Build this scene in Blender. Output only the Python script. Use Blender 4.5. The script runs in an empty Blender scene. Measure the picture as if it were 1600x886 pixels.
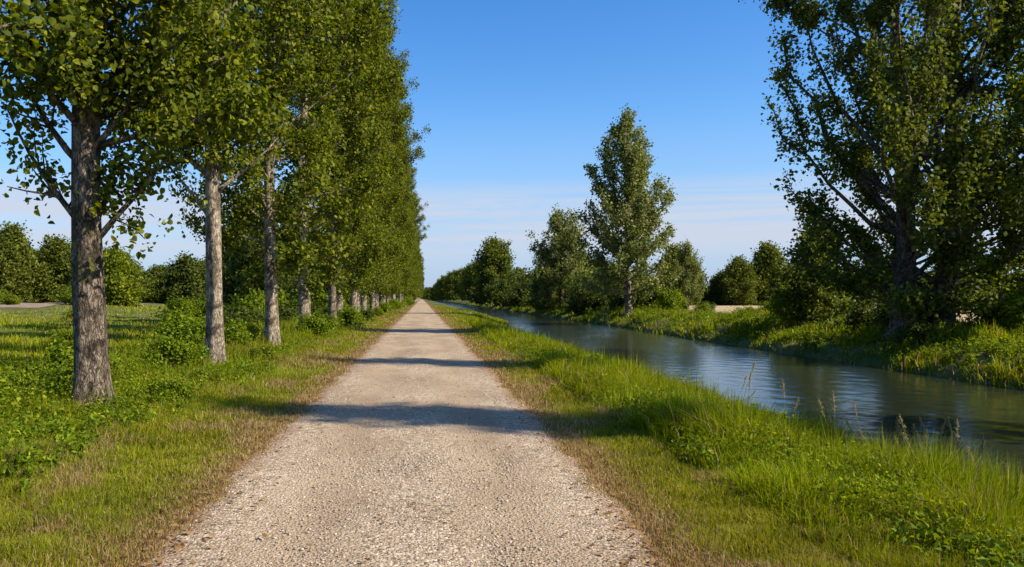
import bpy, math
import numpy as np
from math import radians

scene = bpy.context.scene
COL = scene.collection

# ------------------------------------------------------------------ helpers
def mesh_obj(name, V, loops, totals, mat, parent=None, color=None, smooth=False):
    """V (N,3) floats, loops flat vertex indices, totals verts per face."""
    me = bpy.data.meshes.new(name)
    V = np.ascontiguousarray(V, dtype=np.float32)
    loops = np.ascontiguousarray(loops, dtype=np.int32).ravel()
    totals = np.ascontiguousarray(totals, dtype=np.int32).ravel()
    me.vertices.add(len(V)); me.vertices.foreach_set('co', V.ravel())
    me.loops.add(len(loops)); me.loops.foreach_set('vertex_index', loops)
    me.polygons.add(len(totals))
    st = np.zeros(len(totals), dtype=np.int32); st[1:] = np.cumsum(totals)[:-1]
    me.polygons.foreach_set('loop_start', st)
    me.polygons.foreach_set('loop_total', totals)
    if smooth:
        me.polygons.foreach_set('use_smooth', np.ones(len(totals), dtype=bool))
    me.update(calc_edges=True)
    if color is not None:
        a = me.color_attributes.new('col', 'FLOAT_COLOR', 'POINT')
        c = np.ones((len(V), 4), dtype=np.float32); c[:, :3] = color
        a.data.foreach_set('color', c.ravel())
    me.materials.append(mat)
    o = bpy.data.objects.new(name, me); COL.objects.link(o)
    if parent is not None: o.parent = parent
    return o

def tag(o, label=None, cat=None, group=None, kind=None):
    if label: o['label'] = label
    if cat: o['category'] = cat
    if group: o['group'] = group
    if kind: o['kind'] = kind
    return o

def thing(name, loc, label, cat, group=None, rz=0.0):
    o = bpy.data.objects.new(name, None); COL.objects.link(o)
    o.empty_display_size = 0.3
    o.location = loc; o.rotation_euler = (0, 0, rz)
    return tag(o, label, cat, group)

def dup(root, loc, rz=0.0, scale=1.0, label=None, group=None):
    r = root.copy(); COL.objects.link(r)
    r.location = loc; r.rotation_euler = (0, 0, rz)
    r.scale = scale if hasattr(scale, '__len__') else (scale, scale, scale)
    if label: r['label'] = label
    if group: r['group'] = group
    for ch in list(root.children):
        c = ch.copy(); COL.objects.link(c); c.parent = r
    return r

class Geo:
    def __init__(s): s.V = []; s.L = []; s.T = []; s.C = []; s.n = 0
    def add(s, V, F, C=None):
        V = np.asarray(V, dtype=np.float32); F = np.asarray(F)
        s.V.append(V); s.L.append((F + s.n).ravel()); s.T.append(np.full(len(F), F.shape[1]))
        s.C.append(np.zeros((len(V), 3)) if C is None else np.broadcast_to(np.asarray(C, dtype=np.float32), (len(V), 3)))
        s.n += len(V)
    def build(s, name, mat, parent=None, color=False, smooth=False):
        return mesh_obj(name, np.concatenate(s.V), np.concatenate(s.L), np.concatenate(s.T), mat, parent,
                        np.concatenate(s.C) if color else None, smooth)

def norm(v): return v / np.maximum(np.linalg.norm(v, axis=-1, keepdims=True), 1e-9)

def tube(g, P, R, sides=6, lump=0.0, rng=None):
    P = np.asarray(P, float); R = np.asarray(R, float); K = len(P)
    T = np.gradient(P, axis=0); T = norm(T)
    ref = np.array([1.0, 0, 0]) if abs(T[0, 0]) < 0.8 else np.array([0, 1.0, 0])
    N = norm(np.cross(T, ref)); B = np.cross(T, N)
    a = np.linspace(0, 2*np.pi, sides, endpoint=False)
    ring = np.cos(a)[None, :, None]*N[:, None, :] + np.sin(a)[None, :, None]*B[:, None, :]
    rr = R[:, None]*np.ones((1, sides))
    if lump > 0:
        ph = rng.uniform(0, 6.28, 6)
        zz = P[:, 2][:, None]
        rr = rr*(1 + lump*(0.5*np.sin(3*a[None]+ph[0]+zz*0.5) + 0.35*np.sin(5*a[None]+ph[1]-zz*1.3)
                 + 0.35*np.sin(2*a[None]+ph[2]+zz*3.1) + 0.25*np.sin(9*a[None]+ph[3]+zz*2.2)))
    V = (P[:, None, :] + ring*rr[:, :, None]).reshape(-1, 3)
    i = np.arange(K-1)[:, None]*sides; j = np.arange(sides)[None]; j2 = (j+1) % sides
    F = np.stack([i+j, i+j2, i+sides+j2, i+sides+j], -1).reshape(-1, 4)
    g.add(V, F)

def smoothstep(a, b, x):
    t = np.clip((x-a)/(b-a), 0, 1); return t*t*(3-2*t)

def vnoise(x, y, s=1.0, seed=0):
    """cheap smooth pseudo noise in -1..1"""
    r = np.random.default_rng(seed); out = 0
    for k in range(5):
        a, b, p, q = r.uniform(-1, 1, 2).tolist() + r.uniform(0, 6.28, 2).tolist()
        f = (0.7+0.6*k)/s
        out = out + np.sin(f*(a*x+b*y)*2.2+p)*np.cos(f*(b*x-a*y)*1.7+q)/(1+0.35*k)
    return out/2.2

# ------------------------------------------------------------------ materials
def new_mat(name):
    m = bpy.data.materials.new(name); m.use_nodes = True
    nt = m.node_tree; nt.nodes.clear()
    out = nt.nodes.new('ShaderNodeOutputMaterial')
    return m, nt, out

def N(nt, t, **kw):
    n = nt.nodes.new(t)
    for k, v in kw.items(): setattr(n, k, v)
    return n

def ramp(nt, fac, stops):
    r = N(nt, 'ShaderNodeValToRGB'); e = r.color_ramp.elements
    while len(e) < len(stops): e.new(0.5)
    for x, (p, c) in zip(e, stops): x.position = p; x.color = (*c, 1)
    nt.links.new(fac, r.inputs[0]); return r.outputs[0]

def noise(nt, vec, scale, detail=6, rough=0.6, dist=0.0):
    n = N(nt, 'ShaderNodeTexNoise'); n.inputs['Scale'].default_value = scale
    n.inputs['Detail'].default_value = detail; n.inputs['Roughness'].default_value = rough
    n.inputs['Distortion'].default_value = dist
    if vec is not None: nt.links.new(vec, n.inputs['Vector'])
    return n.outputs[0]

def mapping(nt, vec, scale):
    m = N(nt, 'ShaderNodeMapping'); m.inputs['Scale'].default_value = scale
    nt.links.new(vec, m.inputs['Vector']); return m.outputs[0]

def mixc(nt, fac, a, b, mode='MIX'):
    m = N(nt, 'ShaderNodeMix', data_type='RGBA', blend_type=mode)
    if hasattr(fac, 'links'): nt.links.new(fac, m.inputs[0])
    else: m.inputs[0].default_value = fac
    for s, i in ((a, 6), (b, 7)):
        if hasattr(s, 'links'): nt.links.new(s, m.inputs[i])
        else: m.inputs[i].default_value = (*s, 1)
    return m.outputs[2]

def leaf_mat(name, trans=0.35, rough=0.5, spec=0.35):
    m, nt, out = new_mat(name)
    a = N(nt, 'ShaderNodeAttribute', attribute_name='col')
    p = N(nt, 'ShaderNodeBsdfPrincipled'); p.inputs['Roughness'].default_value = rough
    p.inputs['Specular IOR Level'].default_value = spec
    t = N(nt, 'ShaderNodeBsdfTranslucent')
    hs = N(nt, 'ShaderNodeHueSaturation'); hs.inputs['Hue'].default_value = 0.495
    hs.inputs['Saturation'].default_value = 1.1; hs.inputs['Value'].default_value = 1.35
    nt.links.new(a.outputs['Color'], p.inputs['Base Color'])
    nt.links.new(a.outputs['Color'], hs.inputs['Color']); nt.links.new(hs.outputs[0], t.inputs['Color'])
    mx = N(nt, 'ShaderNodeMixShader'); mx.inputs[0].default_value = trans
    nt.links.new(p.outputs[0], mx.inputs[1]); nt.links.new(t.outputs[0], mx.inputs[2])
    nt.links.new(mx.outputs[0], out.inputs[0]); return m

LEAF = leaf_mat('leaf', 0.38, 0.6, 0.12); GRASS = leaf_mat('grass_blade', 0.40, 0.7, 0.05)

def bark_mat(name, dark, mid, pale, moss=0.0, scale=1.0):
    m, nt, out = new_mat(name)
    tc = N(nt, 'ShaderNodeTexCoord'); v = tc.outputs['Object']
    wv = N(nt, 'ShaderNodeVectorMath', operation='ADD'); nz = N(nt, 'ShaderNodeTexNoise'); nz.inputs['Scale'].default_value = 5; nz.inputs['Detail'].default_value = 4
    nt.links.new(v, nz.inputs['Vector']); sc_ = N(nt, 'ShaderNodeVectorMath', operation='SCALE'); sc_.inputs['Scale'].default_value = .16
    nt.links.new(nz.outputs['Color'], sc_.inputs[0]); nt.links.new(v, wv.inputs[0]); nt.links.new(sc_.outputs[0], wv.inputs[1])
    vo = N(nt, 'ShaderNodeTexVoronoi', feature='DISTANCE_TO_EDGE'); vo.inputs['Scale'].default_value = 1.0
    nt.links.new(mapping(nt, wv.outputs[0], (24*scale, 24*scale, 4.6*scale)), vo.inputs['Vector'])
    crack = N(nt, 'ShaderNodeMapRange'); crack.inputs[1].default_value = 0.0; crack.inputs[2].default_value = 0.16
    nt.links.new(vo.outputs['Distance'], crack.inputs[0])
    n1 = noise(nt, mapping(nt, v, (14, 14, 6)), 1.0, 9, 0.72, 0.8)
    cm_ = N(nt, 'ShaderNodeMath', operation='MULTIPLY_ADD'); nt.links.new(crack.outputs[0], cm_.inputs[0]); cm_.inputs[1].default_value = .16
    nt.links.new(n1, cm_.inputs[2]); sb_ = N(nt, 'ShaderNodeMath', operation='SUBTRACT'); nt.links.new(cm_.outputs[0], sb_.inputs[0]); sb_.inputs[1].default_value = .08
    f1 = sb_.outputs[0]
    f2 = noise(nt, mapping(nt, v, (3.0, 3.0, 2.4)), 1.0, 6, 0.6, 0.8)
    c = ramp(nt, f1, [(0.34, dark), (0.52, mid), (0.72, pale)])
    patch = ramp(nt, f2, [(0.49, (0, 0, 0)), (0.56, (1, 1, 1))])
    c = mixc(nt, patch, c, mixc(nt, 0.68, c, dark))
    if moss > 0:
        f3 = noise(nt, mapping(nt, v, (2.5, 2.5, 1.9)), 1.3, 5, 0.6, 0.3)
        mk = ramp(nt, f3, [(0.60, (0, 0, 0)), (0.66, (moss, moss, moss))])
        c = mixc(nt, mk, c, (0.16, 0.17, 0.03))
    p = N(nt, 'ShaderNodeBsdfPrincipled'); p.inputs['Roughness'].default_value = 0.9
    p.inputs['Specular IOR Level'].default_value = 0.15
    b = N(nt, 'ShaderNodeBump'); b.inputs['Strength'].default_value = 1.0; b.inputs['Distance'].default_value = 0.07
    nt.links.new(f1, b.inputs['Height']); nt.links.new(b.outputs[0], p.inputs['Normal'])
    nt.links.new(c, p.inputs['Base Color']); nt.links.new(p.outputs[0], out.inputs[0]); return m

BARK_DARK = bark_mat('bark_dark', (0.024, 0.019, 0.013), (0.15, 0.115, 0.08), (0.47, 0.38, 0.28), 0.9)
BARK_PALE = bark_mat('bark_pale', (0.04, 0.031, 0.021), (0.30, 0.24, 0.17), (0.62, 0.52, 0.40), 0.4)
BARK_BG = bark_mat('bark_background', (0.04, 0.034, 0.026), (0.13, 0.105, 0.08), (0.27, 0.225, 0.175), 0.0)

def ground_mat():
    m, nt, out = new_mat('grassy_earth')
    tc = N(nt, 'ShaderNodeTexCoord'); v = tc.outputs['Object']
    f1 = noise(nt, v, 0.35, 6, 0.6); f2 = noise(nt, v, 3.0, 8, 0.7)
    f3 = noise(nt, v, 0.045, 4, 0.5)
    green = ramp(nt, f2, [(0.3, (0.035, 0.05, 0.012)), (0.55, (0.075, 0.10, 0.018)), (0.75, (0.14, 0.15, 0.035))])
    dry = ramp(nt, f2, [(0.3, (0.10, 0.08, 0.03)), (0.6, (0.22, 0.18, 0.08)), (0.8, (0.32, 0.26, 0.13))])
    k = ramp(nt, f1, [(0.42, (0, 0, 0)), (0.66, (0.8, 0.8, 0.8))])
    c = mixc(nt, k, green, dry)
    sx = N(nt, 'ShaderNodeSeparateXYZ'); nt.links.new(v, sx.inputs[0])
    ab = N(nt, 'ShaderNodeMath', operation='ABSOLUTE'); nt.links.new(sx.outputs[0], ab.inputs[0])
    ad = N(nt, 'ShaderNodeMath', operation='MULTIPLY_ADD'); nt.links.new(f2, ad.inputs[0]); ad.inputs[1].default_value = .9; nt.links.new(ab.outputs[0], ad.inputs[2])
    mr = N(nt, 'ShaderNodeMapRange'); mr.inputs[1].default_value = 2.2; mr.inputs[2].default_value = 2.9; mr.inputs[3].default_value = 1; mr.inputs[4].default_value = 0
    nt.links.new(ad.outputs[0], mr.inputs[0])
    c = mixc(nt, mr.outputs[0], c, (0.20, 0.125, 0.06))
    k2 = ramp(nt, f3, [(0.45, (0, 0, 0)), (0.6, (0.6, 0.6, 0.6))])
    c = mixc(nt, k2, c, mixc(nt, 0.5, c, (0.13, 0.14, 0.025)))
    p = N(nt, 'ShaderNodeBsdfPrincipled'); p.inputs['Roughness'].default_value = 0.95
    p.inputs['Specular IOR Level'].default_value = 0.1
    b = N(nt, 'ShaderNodeBump'); b.inputs['Strength'].default_value = 0.8; b.inputs['Distance'].default_value = 0.06
    nt.links.new(f2, b.inputs['Height']); nt.links.new(b.outputs[0], p.inputs['Normal'])
    nt.links.new(c, p.inputs['Base Color']); nt.links.new(p.outputs[0], out.inputs[0]); return m

def gravel_mat():
    m, nt, out = new_mat('gravel_path')
    tc = N(nt, 'ShaderNodeTexCoord'); v = tc.outputs['Object']
    vo = N(nt, 'ShaderNodeTexVoronoi'); vo.inputs['Scale'].default_value = 38; nt.links.new(v, vo.inputs['Vector'])
    vo2 = N(nt, 'ShaderNodeTexVoronoi'); vo2.inputs['Scale'].default_value = 75; nt.links.new(v, vo2.inputs['Vector'])
    s1 = N(nt, 'ShaderNodeSeparateColor'); nt.links.new(vo.outputs['Color'], s1.inputs[0])
    cs = ramp(nt, s1.outputs[0], [(0.0, (0.13, 0.092, 0.062)), (0.35, (0.375, 0.287, 0.188)), (0.7, (0.485, 0.378, 0.252)), (1.0, (0.74, 0.625, 0.48))])
    fine = ramp(nt, noise(nt, v, 60, 6, 0.7), [(0.3, (0.332, 0.244, 0.155)), (0.7, (0.548, 0.427, 0.286))])
    # loose stone lies thickest outside the two wheel tracks
    sx = N(nt, 'ShaderNodeSeparateXYZ'); nt.links.new(v, sx.inputs[0])
    n1 = noise(nt, mapping(nt, v, (1.2, 0.25, 1)), 1.0, 5, 0.6)
    def math_(op, a, b=None):
        q = N(nt, 'ShaderNodeMath', operation=op)
        for i, s in enumerate((a, b)):
            if s is None: continue
            if hasattr(s, 'links'): nt.links.new(s, q.inputs[i])
            else: q.inputs[i].default_value = s
        return q.outputs[0]
    ax = math_('ABSOLUTE', math_('ADD', sx.outputs[0], 0.08))
    tr = math_('ABSOLUTE', math_('SUBTRACT', ax, 0.72))
    tr = math_('ADD', tr, math_('MULTIPLY', math_('SUBTRACT', n1, 0.5), 0.9))
    loose = ramp(nt, tr, [(0.10, (0.15, 0.15, 0.15)), (0.55, (0.85, 0.85, 0.85))])
    c = mixc(nt, loose, fine, cs)
    big = ramp(nt, noise(nt, mapping(nt, v, (0.9, 0.35, 1)), 1.0, 4, 0.55), [(0.36, (0.72, 0.69, 0.66)), (0.62, (1, 1, 1))])
    c = mixc(nt, 1.0, c, big, 'MULTIPLY')
    edge = N(nt, 'ShaderNodeMapRange'); edge.inputs[1].default_value = 1.35; edge.inputs[2].default_value = 1.7
    nt.links.new(math_('ADD', ax, math_('MULTIPLY', math_('SUBTRACT', noise(nt, v, 2.2, 7, 0.7), 0.5), 0.8)), edge.inputs[0])
    c = mixc(nt, edge.outputs[0], c, (0.27, 0.16, 0.085))
    p = N(nt, 'ShaderNodeBsdfPrincipled'); p.inputs['Roughness'].default_value = 0.95
    p.inputs['Specular IOR Level'].default_value = 0.12
    h = math_('ADD', math_('MULTIPLY', vo.outputs['Distance'], -1.0), math_('MULTIPLY', vo2.outputs['Distance'], -0.5))
    b = N(nt, 'ShaderNodeBump'); b.inputs['Strength'].default_value = 0.75; b.inputs['Distance'].default_value = 0.018
    nt.links.new(h, b.inputs['Height']); nt.links.new(b.outputs[0], p.inputs['Normal'])
    nt.links.new(c, p.inputs['Base Color']); nt.links.new(p.outputs[0], out.inputs[0]); return m

def simple_mat(name, stops, scale, rough=0.95, bump=0.3, stretch=(1, 1, 1)):
    m, nt, out = new_mat(name)
    tc = N(nt, 'ShaderNodeTexCoord'); v = mapping(nt, tc.outputs['Object'], stretch)
    f = noise(nt, v, scale, 7, 0.65)
    p = N(nt, 'ShaderNodeBsdfPrincipled'); p.inputs['Roughness'].default_value = rough
    p.inputs['Specular IOR Level'].default_value = 0.15
    b = N(nt, 'ShaderNodeBump'); b.inputs['Strength'].default_value = bump; b.inputs['Distance'].default_value = 0.05
    nt.links.new(f, b.inputs['Height']); nt.links.new(b.outputs[0], p.inputs['Normal'])
    nt.links.new(ramp(nt, f, stops), p.inputs['Base Color']); nt.links.new(p.outputs[0], out.inputs[0]); return m

def water_mat():
    m, nt, out = new_mat('canal_water')
    tc = N(nt, 'ShaderNodeTexCoord'); v = tc.outputs['Object']
    f1 = noise(nt, mapping(nt, v, (1.6, 0.9, 1)), 1.1, 5, 0.55, 0.5)
    f2 = noise(nt, mapping(nt, v, (0.16, 0.10, 1)), 1.0, 3, 0.5, 0.4)
    p = N(nt, 'ShaderNodeBsdfPrincipled')
    p.inputs['Base Color'].default_value = (0.020, 0.026, 0.015, 1)
    p.inputs['Roughness'].default_value = 0.15; p.inputs['IOR'].default_value = 1.52
    st = N(nt, 'ShaderNodeMapRange'); st.inputs[1].default_value = 0.35; st.inputs[2].default_value = 0.65
    st.inputs[3].default_value = 0.25; st.inputs[4].default_value = 0.9
    nt.links.new(f2, st.inputs[0])
    b = N(nt, 'ShaderNodeBump'); b.inputs['Distance'].default_value = 0.02
    nt.links.new(st.outputs[0], b.inputs['Strength'])
    nt.links.new(f1, b.inputs['Height']); nt.links.new(b.outputs[0], p.inputs['Normal'])
    nt.links.new(p.outputs[0], out.inputs[0]); return m

# ------------------------------------------------------------------ terrain
PX = np.array([-3000, -400, -120, -60, -28, -16, -11, -8.2, -6.6, -5.2, -3.6, -1.8, -1.2, 0, 1.2, 1.7, 3.0, 4.0, 5.2, 6.3, 7.2, 8.2, 9.4,
               16.2, 17.0, 17.5, 18.6, 20.0, 22.5, 60, 400, 3000], float)
PZ = np.array([0.4, 0.2, -0.1, -0.3, -0.55, -0.8, -0.85, -0.55, -0.2, -0.02, 0.0, -0.015, 0, 0.012, 0, -0.015, -0.05, -0.24, -0.60, -0.92, -1.07, -1.4, -1.9,
               -1.9, -1.25, -0.72, -0.30, 0.08, 0.15, 0.15, 0.3, 0.5], float)
WATER_Z = -1.0
def bank_shift(Y): return 2.6*smoothstep(66, 100, Y)
def hgt(X, Y):
    X = np.asarray(X, float); Y = np.asarray(Y, float)
    xe = X - bank_shift(Y)*smoothstep(2.5, 6.5, X)*(1-smoothstep(12, 16, X))
    wob = 0.25*vnoise(Y, Y*0.3, 9, 5)
    xe = xe + wob*smoothstep(3.5, 6, X)*(1-smoothstep(9, 12, X)) + 0.35*vnoise(Y, Y*.2, 6, 6)*smoothstep(15, 17, X)*(1-smoothstep(20, 24, X))
    z = np.interp(xe, PX, PZ)
    a = smoothstep(6.0, 12, -X)
    z = z + .75*smoothstep(92, 112, Y)*smoothstep(38, 50, -X)*(1-.6*smoothstep(150, 190, Y))
    z = z + a*(0.30*vnoise(X, Y, 8, 1) + 0.36*vnoise(X, Y*0.6, 22, 2))
    v = smoothstep(2.2, 4, np.abs(X))*(1-smoothstep(6.4, 7.2, X)*(1-smoothstep(17.6, 18.5, X)))
    z = z + v*0.035*vnoise(X, Y, 1.2, 3)
    fb = smoothstep(17.6, 18.6, X)*(1-smoothstep(23, 28, X))
    z = z + fb*(0.30*vnoise(X, Y*.8, 2.6, 4)+.10*vnoise(X, Y, 1.3, 9))
    return z

def grid_obj(name, xs, ys, zf, mat, kind, parent=None):
    X, Y = np.meshgrid(xs, ys); Z = zf(X, Y)
    V = np.stack([X, Y, Z], -1).reshape(-1, 3)
    nx, ny = len(xs), len(ys)
    i = np.arange(ny-1)[:, None]*nx; j = np.arange(nx-1)[None]
    F = np.stack([i+j, i+j+1, i+nx+j+1, i+nx+j], -1).reshape(-1, 4)
    o = mesh_obj(name, V, F, np.full(len(F), 4), mat, parent, None, True)
    return tag(o, kind=kind)

xs = np.concatenate([[-3000, -1500, -800, -400, -250, -170], np.arange(-120, -40, 6), np.arange(-40, -14, 1.5), np.arange(-14, 24, 0.22),
                     np.arange(24, 40, 1.2), np.arange(40, 120, 8), [140, 200, 300, 400, 800, 1500, 3000]])
def ylist(y0, step, g, y1):
    r = [y0]; s = step
    while r[-1] < y1:
        if r[-1] > 25: s *= g
        r.append(r[-1]+s)
    return np.array(r)
ys = ylist(-8, 0.4, 1.02, 3200)
tag(grid_obj('ground', xs, ys, hgt, ground_mat(), 'structure'), 'grassy ground with lawn verges, banks and open fields', 'ground')

# path: a sheet with a slightly worn edge, slightly above the ground
py = ylist(-6, 0.25, 1.012, 3100)
us = np.linspace(-1, 1, 25)
def path_half(y):
    return (1.66+0.07*vnoise(y, y*.3, 1.5, 11)+0.05*vnoise(y, y*.3, .4, 12),
            1.66+0.07*vnoise(y, y*.3, 1.7, 13)+0.05*vnoise(y, y*.3, .4, 14) - 0.08*np.exp(-((y-4)/4.0)**2))
def path_mesh():
    wl, wr = path_half(py)
    U = np.broadcast_to(us, (len(py), 25))
    X = -0.08 + np.where(U < 0, U*wl[:, None], U*wr[:, None]); Y = np.broadcast_to(py[:, None], X.shape)
    Z = hgt(X, Y)+0.016+0.006*vnoise(X, Y*.4, .5, 15)-0.012*smoothstep(0.9, 1.0, np.abs(U))
    Z = Z - 0.010*np.exp(-((np.abs(X+.08)-.72)/.25)**2)
    V = np.stack([X, Y, Z], -1).reshape(-1, 3)
    i = np.arange(len(py)-1)[:, None]*25; j = np.arange(24)[None]
    F = np.stack([i+j, i+j+1, i+26+j, i+25+j], -1).reshape(-1, 4)
    return mesh_obj('path', V, F, np.full(len(F), 4), gravel_mat(), None, None, True)
tag(path_mesh(), 'straight pale gravel path running to the vanishing point', 'path', kind='structure')

WR = np.random.default_rng(900)
WAVES = [(WR.uniform(.28, 1.5), WR.normal()*.75+1.2, WR.uniform(0, 6.28)) for _ in range(22)]
def wave_z(X, Y):
    z = 0*X; sp = np.gradient(Y[:, 0])[:, None]
    for lam, a, p in WAVES:
        k = 2*np.pi/lam
        z = z + .0015*lam**0.9*np.sin(k*(np.cos(a)*X+np.sin(a)*Y)+p+.6*vnoise(X, Y, 3.0, 33))*smoothstep(2.2, 4.5, lam/np.maximum(sp, .05))
    return WATER_Z + z*(.75+.45*vnoise(X*1.2, Y*.5, 3.5, 32))
wy = np.concatenate([np.arange(-12, 6, 1.0), np.arange(6, 70, .085)])
wyl = [70.0]
while wyl[-1] < 3000: wyl.append(wyl[-1]+max(.085, .085+(wyl[-1]-70)*.012))
tag(grid_obj('water', np.linspace(6, 19, 140), np.concatenate([wy, wyl]), wave_z, water_mat(), 'structure'),
    'canal water reflecting sky and trees', 'canal')

SOIL = simple_mat('ploughed_soil', [(0.3, (0.17, 0.12, 0.08)), (0.7, (0.33, 0.25, 0.18))], 1.2, stretch=(3, .3, 1))
STUBBLE = simple_mat('pale_stubble', [(0.3, (0.30, 0.22, 0.11)), (0.7, (0.50, 0.39, 0.22))], 0.6)
tag(grid_obj('ploughed_field', np.linspace(-160, -48, 40), np.linspace(104, 150, 30), lambda X, Y: hgt(X, Y)+0.05, SOIL, 'structure'),
    'strip of bare brown ploughed soil beyond the left meadow', 'field')
tag(grid_obj('stubble_field', np.linspace(25.5, 120, 40), np.linspace(24, 170, 50), lambda X, Y: hgt(X, Y)+0.05, STUBBLE, 'structure'),
    'pale stubble field beyond the far canal bank', 'field')

# ------------------------------------------------------------------ leaves and blades
def leaf_colors(rng, n, kind):
    t = rng.random(n)[:, None]; w = rng.random(n)[:, None]
    pal = {'poplar': ((0.038, 0.058, 0.006), (0.108, 0.138, 0.010), (0.235, 0.245, 0.018)),
           'silver': ((0.064, 0.088, 0.020), (0.150, 0.178, 0.036), (0.31, 0.32, 0.095)),
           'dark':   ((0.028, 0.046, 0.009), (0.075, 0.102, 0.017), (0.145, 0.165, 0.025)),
           'oak':    ((0.046, 0.066, 0.010), (0.110, 0.138, 0.018), (0.195, 0.21, 0.028)),
           'bright': ((0.075, 0.110, 0.008), (0.15, 0.195, 0.012), (0.28, 0.30, 0.020)),
           'weed':   ((0.060, 0.105, 0.007), (0.14, 0.205, 0.010), (0.25, 0.30, 0.016))}[kind]
    a, b, c = (np.array(x)[None] for x in pal)
    col = np.where(t < 0.5, a+(b-a)*t*2, b+(c-b)*(t-.5)*2)
    return col*(0.8+0.4*w)

def add_leaves(g, P, size, rng, kind, up=0.4, out=None, aspect=0.85, droop=0.25, fine=False):
    n = len(P)
    nr = rng.normal(size=(n, 3)); nr[:, 2] += up
    if out is not None: nr = nr + out
    nr = norm(nr)
    t = rng.normal(size=(n, 3)); t = norm(t - (t*nr).sum(1)[:, None]*nr); t[:, 2] -= droop; t = norm(t)
    b = norm(np.cross(nr, t))
    s = (size*rng.uniform(0.5, 1.45, n))[:, None]
    w = s*aspect*0.5; f = s*0.12
    if fine:      # rounded leaf of two halves folded along the midrib
        v = [P, P+t*s*.18+b*w*.85+nr*f, P+t*s*.50+b*w*.95+nr*f*1.2, P+t*s*.82+b*w*.42+nr*f*.4, P+t*s-nr*f*.6,
             P+t*s*.82-b*w*.42+nr*f*.4, P+t*s*.50-b*w*.95+nr*f*1.2, P+t*s*.18-b*w*.85+nr*f, P+t*s*.5]
        V = np.stack(v, 1).reshape(-1, 3); o9 = np.arange(n)[:, None, None]*9
        F = (np.array([[0, 8, 2, 1], [8, 4, 3, 2], [0, 7, 6, 8], [8, 6, 5, 4]])[None]+o9).reshape(-1, 4)
        g.add(V, F, np.repeat(leaf_colors(rng, n, kind), 9, axis=0)); return
    v0 = P; v1 = P + t*s*0.42 + b*w + nr*f; v2 = P + t*s; v3 = P + t*s*0.42 - b*w + nr*f
    V = np.stack([v0, v1, v2, v3], 1).reshape(-1, 3)
    F = np.arange(4*n).reshape(-1, 4)
    g.add(V, F, np.repeat(leaf_colors(rng, n, kind), 4, axis=0))

def curve_pts(p0, d, L, k, rng, bend=0.15, upc=0.3):
    P = [np.array(p0, float)]; d = norm(np.array(d, float))
    for _ in range(k):
        d = norm(d + rng.normal(size=3)*bend*0.5 + np.array([0, 0, upc/k]))
        P.append(P[-1]+d*L/k)
    return np.array(P)

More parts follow.
